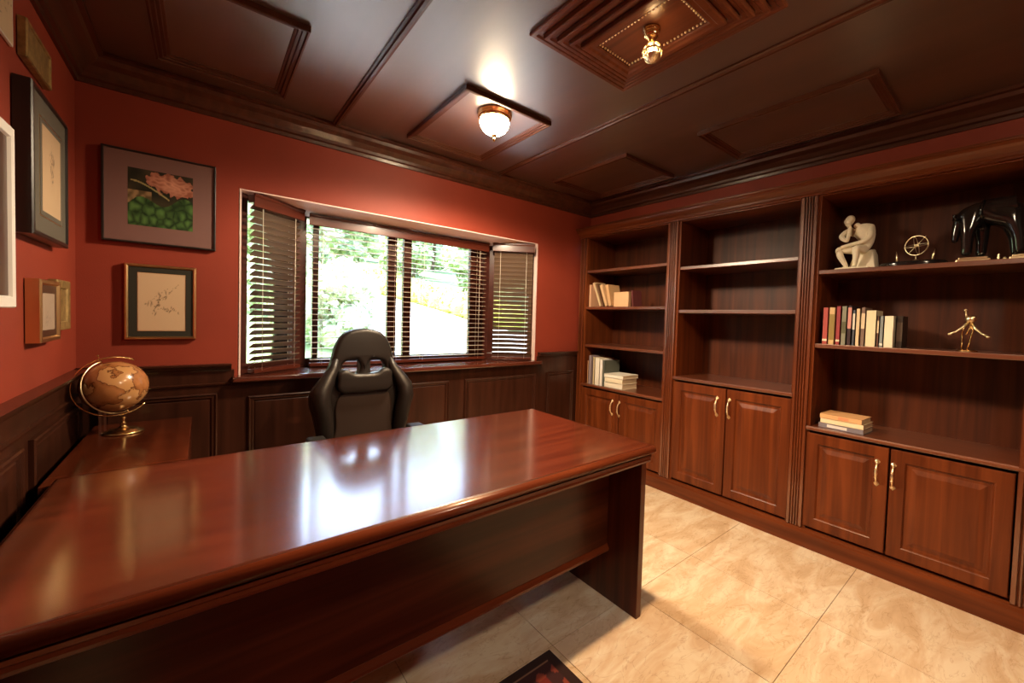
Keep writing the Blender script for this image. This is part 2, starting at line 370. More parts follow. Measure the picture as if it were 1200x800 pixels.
struct(MB().box(XL+.018, XL+.034, YF, YB-.034, 0, .12).build('baseboard_left', M_wainx, None, loc=(XL+.03, .3, 0), bevel=.004))

# ------------------------------------------------------------------ bay windows and blinds
def window(name, P0, P1, stiles, z0=WZ0, z1=WZ1, out=.05):
    """timber window between P0 and P1; stiles = [(a0,a1)] along the run"""
    P0 = Vector((*P0, 0)); P1 = Vector((*P1, 0)); A = (P1-P0).normalized(); N = Vector((-A.y, A.x, 0)); Ln = (P1-P0).length
    m = Matrix((A, N, Vector((0, 0, 1)))).transposed().to_4x4(); m.translation = P0
    root = D.objects.new(name, None); COL.objects.link(root); root.location = (P0+P1)/2+Vector((0, 0, z0)); BASE[root] = root.location.copy(); struct(root)
    MB().box(0, Ln, .012, .062, z0, z0+.055, m).build('bottom_rail', M_frame, root, bevel=.004)
    MB().box(0, Ln, .012, .062, z1-.045, z1, m).build('top_rail', M_frame, root, bevel=.004)
    for a0, a1 in stiles: MB().box(a0, a1, .016, .058, z0+.05, z1-.04, m).build('stile', M_frame, root, bevel=.004)
    for (a, b) in zip([s[1] for s in stiles[:-1]], [s[0] for s in stiles[1:]]):
        MB().box(a, b, .034, .038, z0+.05, z1-.04, m).build('pane', M_glass, root)
    return root
x0 = BX0
window('window_1', (BX0, BY), (BX1, BY), [(0, .024), (.07, .105), (.555, .62), (.672, .732), (1.235, 1.38)])
window('window_2', (WX0+.01, YB+T-.10), (BX0, BY), [(0, .05), (.36, .43)])
window('window_3', (BX1, BY), (WX1-.01, YB+T-.10), [(0, .07), (.37, .42)])

posts = D.objects['window_1']
for px_ in (BX0, BX1):
    MB().box(px_-.03, px_+.03, BY-.004, BY+.075, WZ0, WZ1-.04).build('corner_post', M_frame, posts, bevel=.004)
def blind(label, P0, P1, tilt, inset, cords, z1=WZ1-.033, zb=None, sm_=None):
    """horizontal slat blind hung between P0 and P1 (its own local frame: x along, y outward)"""
    P0 = Vector((*P0, 0)); P1 = Vector((*P1, 0)); A = (P1-P0).normalized(); ang = math.atan2(A.y, A.x); Ln = (P1-P0).length
    r = thing('venetian_blind', label, 'blind', ((P0+P1)/2+Vector((0, 0, WZ0+.005))))
    r.rotation_euler.z = ang; BASE[r] = Vector((0, 0, WZ0+.005)); h = Ln/2
    MB().sweep(((-h, 0, z1-.07), (h, 0, z1-.07), (0, -1, 0), (0, 0, 1)), [(.026, 0), (.032, .004), (.032, .052), (.038, .060), (.038, .07), (.026, .07)]).build('valance', M_val, r)
    MB().box(-h+.01, h-.01, -.024, .02, z1-.045, z1-.004).build('headrail', M_val, r)
    w = .0215 if sm_ else .0185; me = None; z = zb or WZ0+.052
    MB().box(-h+.012, h-.012, -.024, .024, WZ0+.008, WZ0+.030).build('bottom_rail', M_val, r, bevel=.003)
    k = 0
    while z < z1-.06:
        if me is None:
            sm = MB(); vs = []; L = h-.014
            for xx in (-L, L):
                for t, hh in ((-1, 0), (-.5, .0014), (0, .0019), (.5, .0014), (1, 0)):
                    yy, zz = t*w, hh
                    vs.append((xx, yy*math.cos(tilt)-zz*math.sin(tilt), yy*math.sin(tilt)+zz*math.cos(tilt)))
                for t, hh in ((1, -.0026), (.5, -.0012), (0, -.0007), (-.5, -.0012), (-1, -.0026)):
                    yy, zz = t*w, hh
                    vs.append((xx, yy*math.cos(tilt)-zz*math.sin(tilt), yy*math.sin(tilt)+zz*math.cos(tilt)))
            fs = [(i, 10+i, 10+(i+1) % 10, (i+1) % 10) for i in range(10)]+[tuple(range(10)), tuple(range(10, 20))[::-1]]
            sm.add([(a, b, c+WZ0+.005) for a, b, c in vs], fs)
            o = sm.build('slat', sm_ or M_slat_lit, r); me = o.data
        else:
            o = D.objects.new('slat', me); COL.objects.link(o); o.parent = r
        o.location = (0, 0, z-WZ0-.005); z += .0365
    for c in cords:
        MB().tube([(c, -.0245, WZ0+.02), (c, -.0245, z1-.03)], .0016, 5).tube([(c, .0245, WZ0+.02), (c, .0245, z1-.03)], .0016, 5).build('ladder_cord', M_cord, r)
    return r
blind('wide dark slatted blind, fully open, across the centre of the bay window', (BX0+.03, 2.985), (BX1-.03, 2.985), 0, 0, [-.58, -.1, .1, .58])
dL = Vector((BX0-WX0-.01, BY-YB-T+.10)).normalized(); nL = Vector((dL.y, -dL.x))
a = Vector((WX0+.012, YB+.022))+nL*.045+dL*.005; b = Vector((BX0, BY))+nL*.045-dL*.055
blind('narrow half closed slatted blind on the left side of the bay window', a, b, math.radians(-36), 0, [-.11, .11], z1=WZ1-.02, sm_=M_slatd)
dR = Vector((WX1-.01-BX1, YB+T-.10-BY)).normalized(); nR = Vector((dR.y, -dR.x))
a = Vector((BX1, BY))+nR*.045+dR*.055; b = Vector((WX1-.012, YB+.022))+nR*.045-dR*.005
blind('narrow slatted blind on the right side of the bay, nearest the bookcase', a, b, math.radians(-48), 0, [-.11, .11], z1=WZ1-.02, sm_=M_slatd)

# ------------------------------------------------------------------ built-in bookcases
def flute(mb, y0, y1, z0, z1, x=XF):
    """fluted pilaster facing -x"""
    n = 4; m = .012; w = (y1-y0-2*m)/n; pts = [(y0, x+.0), (y0, x-.016), (y0+m, x-.016)]
    for i in range(n):
        a = y0+m+w*i
        pts += [(a+w*.18, x-.016), (a+w*.28, x-.009), (a+w*.5, x-.005), (a+w*.72, x-.009), (a+w*.82, x-.016)]
    pts += [(y1-m, x-.016), (y1, x-.016), (y1, x+.0)]; k = len(pts)
    vs = [(q, p, z0) for p, q in pts]+[(q, p, z1) for p, q in pts]
    fs = [(i, (i+1) % k, k+(i+1) % k, k+i) for i in range(k)]+[tuple(range(k))[::-1], tuple(range(k, 2*k))]
    mb.add(vs, fs); return mb
def handle(par_, y, zc, x):
    """brass bow handle, leaf-shaped ends"""
    m = MB(); h = .052
    m.tube([(x-.004, y, zc+h), (x-.018, y, zc+h*.75), (x-.026, y, zc+h*.3), (x-.028, y, zc), (x-.026, y, zc-h*.3), (x-.018, y, zc-h*.75), (x-.004, y, zc-h)], [.004, .0045, .0055, .0065, .0055, .0045, .004], 8)
    for zz in (.02, 0, -.02): m.ell((x-.0275, y, zc+zz), (.0075, .0075, .0035), 10, 6)
    for s in (1, -1):
        pr = [(0, 0), (.5, .010), (1, .012), (1.5, .007), (1.9, .0015)]
        L = .014; base = zc+s*(h-.006)
        vs = []; fs = []
        for t, w in pr:
            zz = base+s*t*L
            vs += [(x, y-w, zz), (x-.005, y, zz), (x, y+w, zz)]
        for i in range(len(pr)-1):
            fs += [(3*i, 3*i+1, 3*i+4, 3*i+3), (3*i+1, 3*i+2, 3*i+5, 3*i+4)]
        m.add(vs, fs); m.ell((x-.004, y, zc+s*h), (.007, .008, .008), 10, 6)
    return m.build('handle', M_paleb, par_)
def door(par_, y0, y1, z0, z1, hy, hz):
    x = XF-.006
    m = MB()
    m.ring((x+.020, 0, 0), (0, 1, 0), (0, 0, 1), (-1, 0, 0), y0, y1, z0, z1,
           [(0, 0), (0, .018), (.003, .021), (.056, .021), (.060, .018), (.064, .011), (.072, .009), (.080, .009), (.104, .018), (.108, .0185)], cap=True, capstart=True)
    d = m.build('door', M_casez, par_)
    handle(d, hy, hz, x-.001)
    return d
def unit(label, y0, y1, zcount, doors, shelves, sides, pil, hz):
    """y0,y1 = clear opening; pil = pilaster spans owned by this unit"""
    r = thing('bookcase', label, 'bookcase', (XF, (y0+y1)/2, 0), 'three fitted bookcases on the right wall')
    for s in sides:
        box('side_panel', M_casez, r, XF, XBK, s[0], s[1], .11, 2.06)
    box('back_panel', M_case_shade, r, XBK, XBK+.012, sides[0][0], sides[1][1], .11, 2.07)
    box('top_panel', M_casey, r, XF, XBK, y0, y1, 2.045, 2.062)
    box('bottom_panel', M_casey, r, XF+.022, XBK, y0, y1, .11, .128)
    MB().sweep(((XF, sides[0][0]+.001, zcount-.022), (XF, sides[1][1]-.001, zcount-.022), (-1, 0, 0), (0, 0, 1)), [(0, 0), (.012, 0), (.017, .006), (.017, .016), (.012, .022), (0, .022)]).build('counter_edge', M_shelf, r)
    box('counter', M_shelf, r, XF, XBK, y0, y1, zcount-.022, zcount)
    for z in shelves: box('shelf', M_shelf, r, XF+.004, XBK, y0, y1, z-.024, z, bevel=.003)
    for (a, b, hy) in doors: door(r, a, b, .125, zcount-.038, hy, hz)
    for a, b in pil:
        flute(MB(), a, b, .112, 2.05).build('pilaster', M_pil, r)
    return r
u3 = unit('widest bookcase, on the right of the photo, holding the sculptures', 0, .80, .715, [(.437, .813, .481), (.006, .429, .415)], [1.622, 1.198], [(-.02, 0), (.80, .817)], [(-.085, -.001), (.8175, .8975)], .54)
u2 = unit('empty middle bookcase with the taller cupboard doors', .909, 1.70, .893, [(1.307, 1.704, 1.365), (.901, 1.299, 1.28)], [1.712, 1.392], [(.8985, .909), (1.70, 1.717)], [(1.7175, 1.7965)], .727)
u1 = unit('bookcase against the window wall with books on two shelves', 1.815, 2.665, .708, [(2.232, 2.676, 2.30), (1.80, 2.224, 2.222)], [1.752, 1.418, 1.072], [(1.798, 1.815), (2.665, 2.685)], [(2.686, YB-.036)], .545)
pl = thing('bookcase_plinth', 'long plain mahogany plinth under all three bookcases', 'plinth', (XF, 1.3, 0))
MB().sweep(((XF, -.1, 0), (XF, YB-.036, 0), (-1, 0, 0), (0, 0, 1)), [(-.05, 0), (.020, 0), (.020, .085), (.016, .098), (.016, .104), (.004, .110), (-.05, .110)]).build('plinth_board', M_casey, pl)
co = thing('bookcase_cornice', 'long mahogany cornice along the tops of the bookcases', 'cornice', (XF, 1.3, 2.05))
MB().sweep(((XF, -.1, 2.05), (XF, YB-.02, 2.05), (-1, 0, 0), (0, 0, 1)),
           [(-.14, .002), (.0, .002), (.018, .002), (.020, .012), (.028, .016), (.030, .030), (.050, .046), (.060, .058), (.064, .070), (.073, .072), (.073, .084), (-.14, .084)]).build('cornice_moulding', M_casey, co)

# ------------------------------------------------------------------ desk with return
dk = thing('executive_desk', 'large polished mahogany desk filling the foreground', 'desk', (.58, 1.45, 0))
dx0, dx1, dy0, dy1 = -.345, 1.498, 1.019, 1.885
top = MB(); tp = [(.016, .722), (.008, .723), (.002, .727), (0, .734), (.0, .742), (.003, .750), (.008, .756), (.014, .7592), (.018, .760)]
top.ring((0, 0, 0), (1, 0, 0), (0, 1, 0), (0, 0, 1), dx0, dx1, dy0, dy1, tp, cap=True, capstart=True)
top.build('desktop', M_deskx, dk)
MB().ring((0, 0, 0), (1, 0, 0), (0, 1, 0), (0, 0, 1), dx0-.0006, dx1+.0006, dy0-.0006, dy1+.0006, [(.016, .7215), (.008, .7225), (.0018, .7265), (-.0004, .734), (-.0004, .742), (.0026, .7503), (.007, .756), (.0095, .7585)], smooth=True).build('nosing', M_deskm, dk)
MB().ring((0, 0, 0), (1, 0, 0), (0, 1, 0), (0, 0, 1), dx0+.012, dx1-.012, dy0+.012, dy1-.012, [(.010, .682), (.004, .686), (.002, .694), (.004, .702), (0, .706), (0, .7155)], cap=True, capstart=True).build('apron_moulding', M_deskm, dk)
for a, b in ((dx1-.062, dx1-.030), (dx0+.020, dx0+.052)):
    box('side_panel', M_deskz, dk, a, b, dy0+.024, dy1-.03, 0, .684, bevel=.002)
box('modesty_panel', M_desk_shade, dk, dx0+.052, dx1-.062, 1.222, 1.24, .255, .684)
MB().sweep(((dx0+.052, 1.222, .225), (dx1-.062, 1.222, .225), (0, -1, 0), (0, 0, 1)), [(-.025, 0), (.008, 0), (.012, .006), (.012, .016), (.006, .026), (.002, .034), (-.025, .034)]).build('bottom_rail', M_deskm, dk)
rt_ = thing('desk_return', 'lower dark side wing of the desk under the globe', 'desk return', (-.21, 2.3, 0))
box('worktop', M_desky, rt_, -.375, -.040, 1.975, 2.735, .712, .737, bevel=.003)
box('worktop_joint_board', M_desky, rt_, -.375, -.038, 1.890, 1.972, .712, .738, bevel=.003)
box('cabinet', M_deskz, rt_, -.37, -.055, 1.90, 2.73, .0, .712)
for k in range(3):
    dr = box('drawer', M_deskz, rt_, -.055, -.042, 2.02, 2.70, .06+k*.215, .262+k*.215, bevel=.003)
    MB().tube([(-.042, 2.30, .17+k*.215), (-.022, 2.31, .17+k*.215), (-.022, 2.41, .17+k*.215), (-.042, 2.42, .17+k*.215)], .004, 8).build('handle', M_brass, dr)

# ------------------------------------------------------------------ racing-style office chair
def curve_mesh(name, loops, y, th, bev, m, parent, xc):
    cu = D.curves.new(name, 'CURVE'); cu.dimensions = '2D'; cu.fill_mode = 'BOTH'; cu.extrude = th; cu.bevel_depth = bev; cu.bevel_resolution = 3
    for lp in loops:
        sp = cu.splines.new('NURBS' if False else 'BEZIER'); sp.bezier_points.add(len(lp)-1); sp.use_cyclic_u = True
        for bp, (x, z) in zip(sp.bezier_points, lp):
            bp.co = (x, z, 0); bp.handle_left_type = bp.handle_right_type = 'AUTO'
    cu.resolution_u = 6
    t = D.objects.new('tmp', cu); COL.objects.link(t); bpy.context.view_layer.update()
    me = D.meshes.new_from_object(t.evaluated_get(bpy.context.evaluated_depsgraph_get())); D.objects.remove(t)
    me.name = name; off = BASE[parent]
    for v in me.vertices: v.co = Vector((v.co.x+xc, y-v.co.z, v.co.y))-off
    me.materials.clear(); me.materials.append(m)
    b = bmesh.new(); b.from_mesh(me); bmesh.ops.remove_doubles(b, verts=b.verts, dist=1e-5); bmesh.ops.recalc_face_normals(b, faces=b.faces); b.to_mesh(me); b.free()
    for p in me.polygons: p.use_smooth = True
    o = D.objects.new(name, me); COL.objects.link(o); o.parent = parent; BASE[o] = off.copy()
    return o
ch = thing('office_chair', 'black racing-style office chair behind the desk in front of the window', 'chair', (.665, 2.22, 0))
XC = .665
half = [(.055, 1.196), (.105, 1.175), (.135, 1.125), (.150, 1.07), (.163, 1.02), (.190, .965), (.228, .915), (.250, .872), (.250, .830), (.236, .775), (.222, .70), (.208, .62), (.19, .54), (.10, .505)]
outline = half+[(-x, z) for x, z in reversed(half)]
holeR = [(.020, 1.054), (.080, 1.056), (.115, 1.040), (.130, 1.000), (.120, .962), (.070, .950), (.020, .950)]
holeL = [(-x, z) for x, z in reversed(holeR)]
outline = [(x*(1-.017/max(abs(x), .1)), z-.014) for x, z in outline]
curve_mesh('backrest', [outline, holeR, holeL], 2.335, .018, .020, M_leather, ch, XC)
# raised wings down each side
for s in (1, -1):
    p = [(s*.132, 2.315, 1.06), (s*.150, 2.30, 1.0), (s*.180, 2.285, .945), (s*.208, 2.27, .895), (s*.214, 2.265, .84), (s*.200, 2.268, .77), (s*.188, 2.275, .68), (s*.175, 2.285, .58)]
    mb = MB(); mb.tube([(XC+x, y, z) for x, y, z in p], [.012, .024, .034, .042, .043, .040, .036, .028], 14)
    mb.build('wing_bolster', M_leather, ch)
MB().box(XC-.034, XC+.034, 2.312, 2.320, .94, 1.07).build('headrest_strap', M_plastic, ch, bevel=.003)
curve_mesh('lumbar_cushion', [[(.0, .952), (.06, .956), (.112, .975), (.120, .94), (.116, .895), (.06, .888), (0, .886), (-.06, .888), (-.116, .895), (-.120, .94), (-.112, .975), (-.06, .956)]], 2.285, .010, .018, M_leather, ch, XC)
curve_mesh('centre_panel', [[(.0, .872), (.10, .864), (.126, .83), (.132, .70), (.128, .55), (0, .53), (-.128, .55), (-.132, .70), (-.126, .83), (-.10, .864)]], 2.300, .004, .010, M_leather2, ch, XC)
st = MB(); st.ell((XC, 2.10, .475), (.255, .25, .055), 28, 12); st.build('seat', M_leather, ch)
for s in (1, -1):
    st = MB(); st.tube([(XC+s*.21, 1.96, .50), (XC+s*.225, 2.1, .515), (XC+s*.215, 2.25, .51)], [.03, .042, .035], 12); st.build('seat_bolster', M_leather, ch)
    ar = MB(); ar.box(XC+s*.245-.04, XC+s*.245+.04, 2.0, 2.24, .655, .68).build('armrest', M_plastic, ch, bevel=.01)
    MB().tube([(XC+s*.10, 2.12, .42), (XC+s*.235, 2.12, .43), (XC+s*.25, 2.12, .48), (XC+s*.25, 2.12, .657)], .014, 8).build('armrest_post', M_chrome, ch)
MB().lathe((XC, 2.12, 0), [(.028, .10), (.028, .25), (.018, .25), (.018, .43), (.07, .43), (.07, .445)], 16).build('gas_lift', M_plastic, ch)
for k in range(5):
    a = 2*PI*k/5+.3; q = MB()
    q.tube([(XC, 2.12, .115), (XC+.16*math.cos(a), 2.12+.16*math.sin(a), .10), (XC+.30*math.cos(a), 2.12+.30*math.sin(a), .075)], [.03, .024, .018], 8)
    lg = q.build('base_leg', M_plastic, ch)
    c = (XC+.30*math.cos(a), 2.12+.30*math.sin(a), .029)
    MB().lathe(c, [(.020, -.022), (.028, -.018), (.028, .018), (.020, .022)], 16, axis='x').tube([(c[0], c[1], .03), (c[0], c[1], .075)], .006, 6).build('caster', M_plastic, lg)

# ------------------------------------------------------------------ globe
GX, GY, GZ = -.262, 2.53, .738
gl = thing('desk_globe', 'terrestrial globe in antique tan on a brass stand', 'globe', (GX, GY, GZ))
MB().lathe((GX, GY, GZ), [(.064, 0), (.066, .004), (.060, .008), (.052, .010), (.050, .014), (.030, .018), (.014, .024), (.009, .034), (.012, .040), (.007, .046), (.006, .058), (.010, .062), (.006, .068)], 32).build('base', M_brass, gl)
GR = .107; GC = Vector((GX-.026, GY, GZ+.068+.028+GR))
def globe_mat():
    m, t, b = mat('globe map print'); L = t.links.new
    tc = t.nodes.new('ShaderNodeTexCoord'); n = t.nodes.new('ShaderNodeTexNoise'); n.inputs['Scale'].default_value = 11; n.inputs['Detail'].default_value = 6
    r = t.nodes.new('ShaderNodeValToRGB'); e = r.color_ramp.elements
    e[0].position = .0; e[0].color = (.50, .25, .09, 1); e[1].position = 1; e[1].color = (.42, .17, .05, 1)
    for p, c in ((.485, (.56, .29, .11)), (.50, (.10, .03, .012)), (.515, (.34, .13, .04)), (.60, (.48, .20, .07))): x = e.new(p); x.color = (*c, 1)
    L(tc.outputs['Object'], n.inputs['Vector']); L(n.outputs['Fac'], r.inputs[0]); L(r.outputs[0], b.inputs['Base Color'])
    b.inputs['Roughness'].default_value = .22; b.inputs['Coat Weight'].default_value = .6
    return m
MB().ell(GC, (GR, GR, GR), 48, 28).build('sphere', globe_mat(), gl)
def arc(c, r, u, v, a0, a1, n=40): return [Vector(c)+Vector(u)*r*math.cos(a0+(a1-a0)*k/n)+Vector(v)*r*math.sin(a0+(a1-a0)*k/n) for k in range(n+1)]
MB().tube(arc(GC, GR+.019, (.97, .24, 0), (0, 0, 1), math.radians(62), math.radians(318)), .0032, 8).build('outer_arm', M_brass, gl)
ax = Vector((-.35, 0, .94)).normalized(); mer = Vector((-.62, -.66, -.25)); mer = (mer-ax*mer.dot(ax)).normalized()
MB().tube(arc(GC, GR+.008, ax, mer, 0, PI), .0028, 8).build('meridian_ring', M_paleb, gl)
MB().tube([GC+ax*(GR-.002), GC+ax*(GR+.034)], .002, 6).ell(GC+ax*(GR+.036), (.006, .006, .003), 10, 6).tube([GC-ax*(GR-.002), GC-ax*(GR+.019)], .003, 6).build('axis_pin', M_brass, gl)

# ------------------------------------------------------------------ ceiling lamps
M_dome = plain('lit frosted glass', (1, .9, .75), .4, emit=(1, .76, .48), es=34)
def dome_lamp(label, x, y, z=ZCL-.004, pw=36):
    r = thing('ceiling_lamp', label, 'lamp', (x, y, z), None)
    MB().lathe((x, y, z), [(.092, 0), (.094, -.006), (.088, -.014), (.092, -.020), (.084, -.034), (.078, -.038)], 36).build('canopy', M_brass, r)
    MB().lathe((x, y, z), [(.078, -.036), (.080, -.050), (.074, -.072), (.060, -.092), (.040, -.106), (.016, -.114), (.003, -.115)], 36).build('glass_dome', M_dome, r)
    MB().lathe((x, y, z), [(.014, -.112), (.016, -.118), (.008, -.124), (.006, -.130), (.010, -.136), (.008, -.144), (.002, -.150)], 16).build('finial', M_brass, r)
    l = D.lights.new('dome_light', 'SPOT'); l.energy = pw; l.color = (1, .79, .55); l.shadow_soft_size = .08; l.spot_size = math.radians(174); l.spot_blend = .35
    lo = D.objects.new('dome_light', l); COL.objects.link(lo); lo.location = (x, y, z-.215)
    return r
dome_lamp('lit frosted dome ceiling lamp near the window', 1.205, 1.925)
dome_lamp('lit frosted dome ceiling lamp on the camera side of the stepped coffer', 1.15, -.35, pw=8)
# brass swivel spotlight in the coffer
LX, LY, LZ = 1.235, .93, ZCL-.050
sp = thing('brass_spotlight', 'ornate brass ceiling lamp in the stepped coffer', 'lamp', (LX, LY, LZ))
MB().lathe((LX, LY, LZ), [(.030, 0), (.031, -.005), (.026, -.010), (.027, -.018), (.025, -.028), (.019, -.034), (.012, -.038), (.010, -.048)], 28).build('canopy', M_brass, sp)
bx, by, bz = LX+.004, LY-.004, LZ-.082
cg = MB()
for k in range(4):
    a = PI*k/4; u = (math.cos(a), math.sin(a), 0)
    cg.tube(arc((bx, by, bz), .034, u, (0, 0, 1), 0, 2*PI, 28)[:-1], .0028, 6, closed=True)
cg.tube(arc((bx, by, bz), .034, (1, 0, 0), (0, 1, 0), 0, 2*PI, 28)[:-1], .0035, 6, closed=True)
cg.build('cage', M_paleb, sp)
MB().lathe((bx, by, bz), [(.004, -.036), (.018, -.031), (.028, -.022), (.030, -.014), (.026, -.012), (.010, -.020)], 24).build('cup', M_paleb, sp)
M_bulb = plain('lit bulb', (1, .8, .5), .3, emit=(1, .62, .28), es=14)
MB().ell((bx, by, bz+.002), (.014, .014, .019), 16, 10).build('bulb', M_bulb, sp)
pt = D.lights.new('bulb_light', 'SPOT'); pt.energy = 42; pt.color = (1, .62, .32); pt.shadow_soft_size = .03; pt.spot_size = math.radians(135); pt.spot_blend = .6
po = D.objects.new('bulb_light', pt); COL.objects.link(po); po.location = (bx-.0, by, bz-.06)

# ------------------------------------------------------------------ pictures
def art(name, parent, O, A, B, w, h, fn, nx, ny, m=None):
    """flat print: colour per vertex"""
    O, A, B = map(Vector, (O, A, B)); off = BASE[parent]
    vs = [tuple(O+A*(w*i/nx)+B*(h*j/ny)-off) for j in range(ny+1) for i in range(nx+1)]
    fs = [(j*(nx+1)+i, j*(nx+1)+i+1, (j+1)*(nx+1)+i+1, (j+1)*(nx+1)+i) for j in range(ny) for i in range(nx)]
    me = D.meshes.new(name); me.from_pydata(vs, [], fs); me.update()
    at = me.color_attributes.new('print', 'FLOAT_COLOR', 'POINT')
    flat = []
    for j in range(ny+1):
        for i in range(nx+1): flat += [*fn(i/nx, j/ny), 1]
    at.data.foreach_set('color', flat); me.materials.append(m or M_print)
    o = D.objects.new(name, me); COL.objects.link(o); o.parent = parent; BASE[o] = off.copy(); return o
from mathutils import noise
def mixc(a, b, t): t = max(0, min(1, t)); return tuple(x+(y-x)*t for x, y in zip(a, b))
def leafprint(u, v):
    n1 = noise.noise(Vector((u*5, v*4, 1))); n2 = noise.noise(Vector((u*14, v*11, 5)))
    c = mixc((.010, .014, .008), (.05, .04, .02), .5+n1)
    if v < .62 and u < .35: c = mixc((.30, .19, .09), (.10, .07, .03), .5+n2*1.3)
    g = v < .48+.10*math.sin(u*9)-.25*max(0, .45-u)
    if g:
        cell = noise.voronoi(Vector((u*7, v*6, 0)))[0]; d = cell[1]-cell[0]
        c = mixc((.012, .035, .010), (.09, .20, .05), d*1.6+n2*.3)
    pk = math.hypot((u-.66)/.40, (v-.80+.10*(u-.6))/.18)
    if pk < 1+.25*n2*2:
        c = mixc((.72, .34, .22), (.30, .10, .06), pk*.7+abs(noise.noise(Vector((u*9, v*16, 3))))*1.1)
    if abs(v-(.78-.55*(u-.1)**1.4*1.2)) < .014 and u < .62: c = (.35, .30, .12)
    return c
def sprig(seed, base=(.62, .44, .27), ink=(.09, .05, .02), pts=None):
    rnd = random.Random(seed); bl = []
    for (x0_, y0_, x1_, y1_) in pts:
        n = 14
        for k in range(n):
            t = k/(n-1); x = x0_+(x1_-x0_)*t+rnd.uniform(-.015, .015); y = y0_+(y1_-y0_)*t+rnd.uniform(-.012, .012)
            bl.append((x, y, .008, .008, 0))
            if rnd.random() < .65: bl.append((x+rnd.uniform(-.08, .08), y+rnd.uniform(-.06, .06), rnd.uniform(.02, .05), .011, rnd.uniform(0, 3)))
    def fn(u, v):
        s = 0
        for x, y, a, b, r in bl:
            dx, dy = u-x, v-y
            if abs(dx) > .07 or abs(dy) > .07: continue
            p = dx*math.cos(r)+dy*math.sin(r); q = -dx*math.sin(r)+dy*math.cos(r)
            s = max(s, 1-math.hypot(p/a, q/b)*.8)
        return mixc(base, ink, s*1.3)
    return fn
def picture(label, O, A, N, w, h, fprof, fm, layers, cat='picture', depth=.0):
    """frame sweep + mat board layers [(inset, height, material or fn, name, nx, ny)]"""
    O = Vector(O); A = Vector(A); N = Vector(N)
    r = thing('framed_picture', label, cat, O+A*w/2)
    MB().ring(O, A, (0, 0, 1), N, 0, w, 0, h, fprof, capstart=True).build('frame', fm, r)
    for (ins_, hh, m, nm, nx, ny) in layers:
        if callable(m): art(nm, r, O+A*ins_[0]+N*hh+Vector((0, 0, ins_[1])), A, (0, 0, 1), w-ins_[0]-ins_[2], h-ins_[1]-ins_[3], m, nx, ny)
        else:
            a0, b0 = ins_[0], ins_[1]
            mb = MB(); P = O+N*hh
            q = [P+A*a0+Vector((0, 0, b0)), P+A*(w-ins_[2])+Vector((0, 0, b0)), P+A*(w-ins_[2])+Vector((0, 0, h-ins_[3])), P+A*a0+Vector((0, 0, h-ins_[3]))]
            q2 = [p-N*.002 for p in q]
            mb.add(q+q2, [(0, 1, 2, 3), (7, 6, 5, 4), (0, 4, 5, 1), (1, 5, 6, 2), (2, 6, 7, 3), (3, 7, 4, 0)])
            mb.build(nm, m, r)
    return r
M_matm = plain('mauve brown mat board', (.20, .10, .085), .5)
M_matb = plain('black green mat board', (.020, .020, .012), .5)
M_matg = plain('olive grey mat board', (.115, .105, .08), .5)
M_matd = plain('dark brown mat board', (.06, .025, .015), .3)
yb = YB-.003
AX, NY = (1, 0, 0), (0, -1, 0)
thin = [(0, 0), (0, .024), (.003, .026), (.008, .026), (.009, .017)]
picture('large framed print of pink petals and green leaves in a mauve mat', (-.355, yb, 1.588), AX, NY, .405, .432, thin, M_dark,
        [((.007, .007, .007, .007), .019, M_matm, 'mat_board', 1, 1), ((.085, .085, .090, .080), .0195, leafprint, 'print', 110, 90)])
wide = [(0, 0), (0, .018), (.003, .023), (.008, .024), (.013, .020), (.015, .014)]
picture('square gilt frame with a black mat around a botanical drawing', (-.283, yb, 1.13), AX, NY, .258, .362, wide, M_gold,
        [((.013, .013, .013, .013), .015, M_matb, 'mat_board', 1, 1), ((.044, .040, .042, .040), .0155, M_gold, 'fillet', 1, 1),
         ((.046, .042, .044, .042), .016, sprig(3, pts=[(.15, .45, .6, .75), (.35, .4, .8, .35), (.5, .55, .85, .82), (.3, .3, .5, .6)]), 'print', 60, 84)])
AY, NX = (0, 1, 0), (1, 0, 0); xl = XL+.003
# left wall pictures (their right-hand ends are the far ends); A runs away from the camera
picture('white framed picture with a dark mat, cut by the left edge of the photo', (xl, 1.30, 1.272), AY, NX, .58, .505, [(0, 0), (0, .022), (.003, .026), (.030, .026), (.034, .018)], M_white,
        [((.032, .032, .032, .032), .019, M_matd, 'mat_board', 1, 1), ((.14, .12, .14, .12), .0195, leafprint, 'print', 30, 30)])
picture('tall dark framed botanical drawing with a grey mat on the left wall', (xl, 1.975, 1.50), AY, NX, .425, .465, [(0, 0), (0, .036), (.004, .040), (.014, .040), (.016, .032)], M_dark,
        [((.014, .014, .014, .014), .034, M_matg, 'mat_board', 1, 1), ((.090, .070, .070, .075), .0345, M_paleb, 'fillet', 1, 1), ((.095, .075, .075, .080), .035, M_matg, 'inner_mat', 1, 1),
         ((.115, .09, .09, .095), .0355, sprig(5, pts=[(.5, .85, .5, .4), (.45, .75, .6, .6), (.4, .6, .6, .5)]), 'print', 50, 60)])
picture('small landscape gilt panel hanging highest on the left wall', (xl, 2.03, 2.045), AY, NX, .265, .118, [(0, 0), (0, .016), (.002, .020), (.010, .020), (.012, .015)], M_gold2,
        [((.010, .010, .010, .010), .016, M_gold2, 'panel', 1, 1)])
picture('small gilt frame with a grey sketch, the nearer low one on the left wall', (xl, 2.075, 1.157), AY, NX, .235, .21, [(0, 0), (0, .030), (.003, .034), (.012, .034), (.018, .026)], M_gold,
        [((.014, .014, .014, .014), .027, M_matd, 'mat_board', 1, 1), ((.042, .040, .045, .045), .0275, sprig(9, (.42, .32, .24), (.2, .13, .1), [(.3, .2, .7, .3), (.4, .3, .5, .5)]), 'print', 30, 30)])
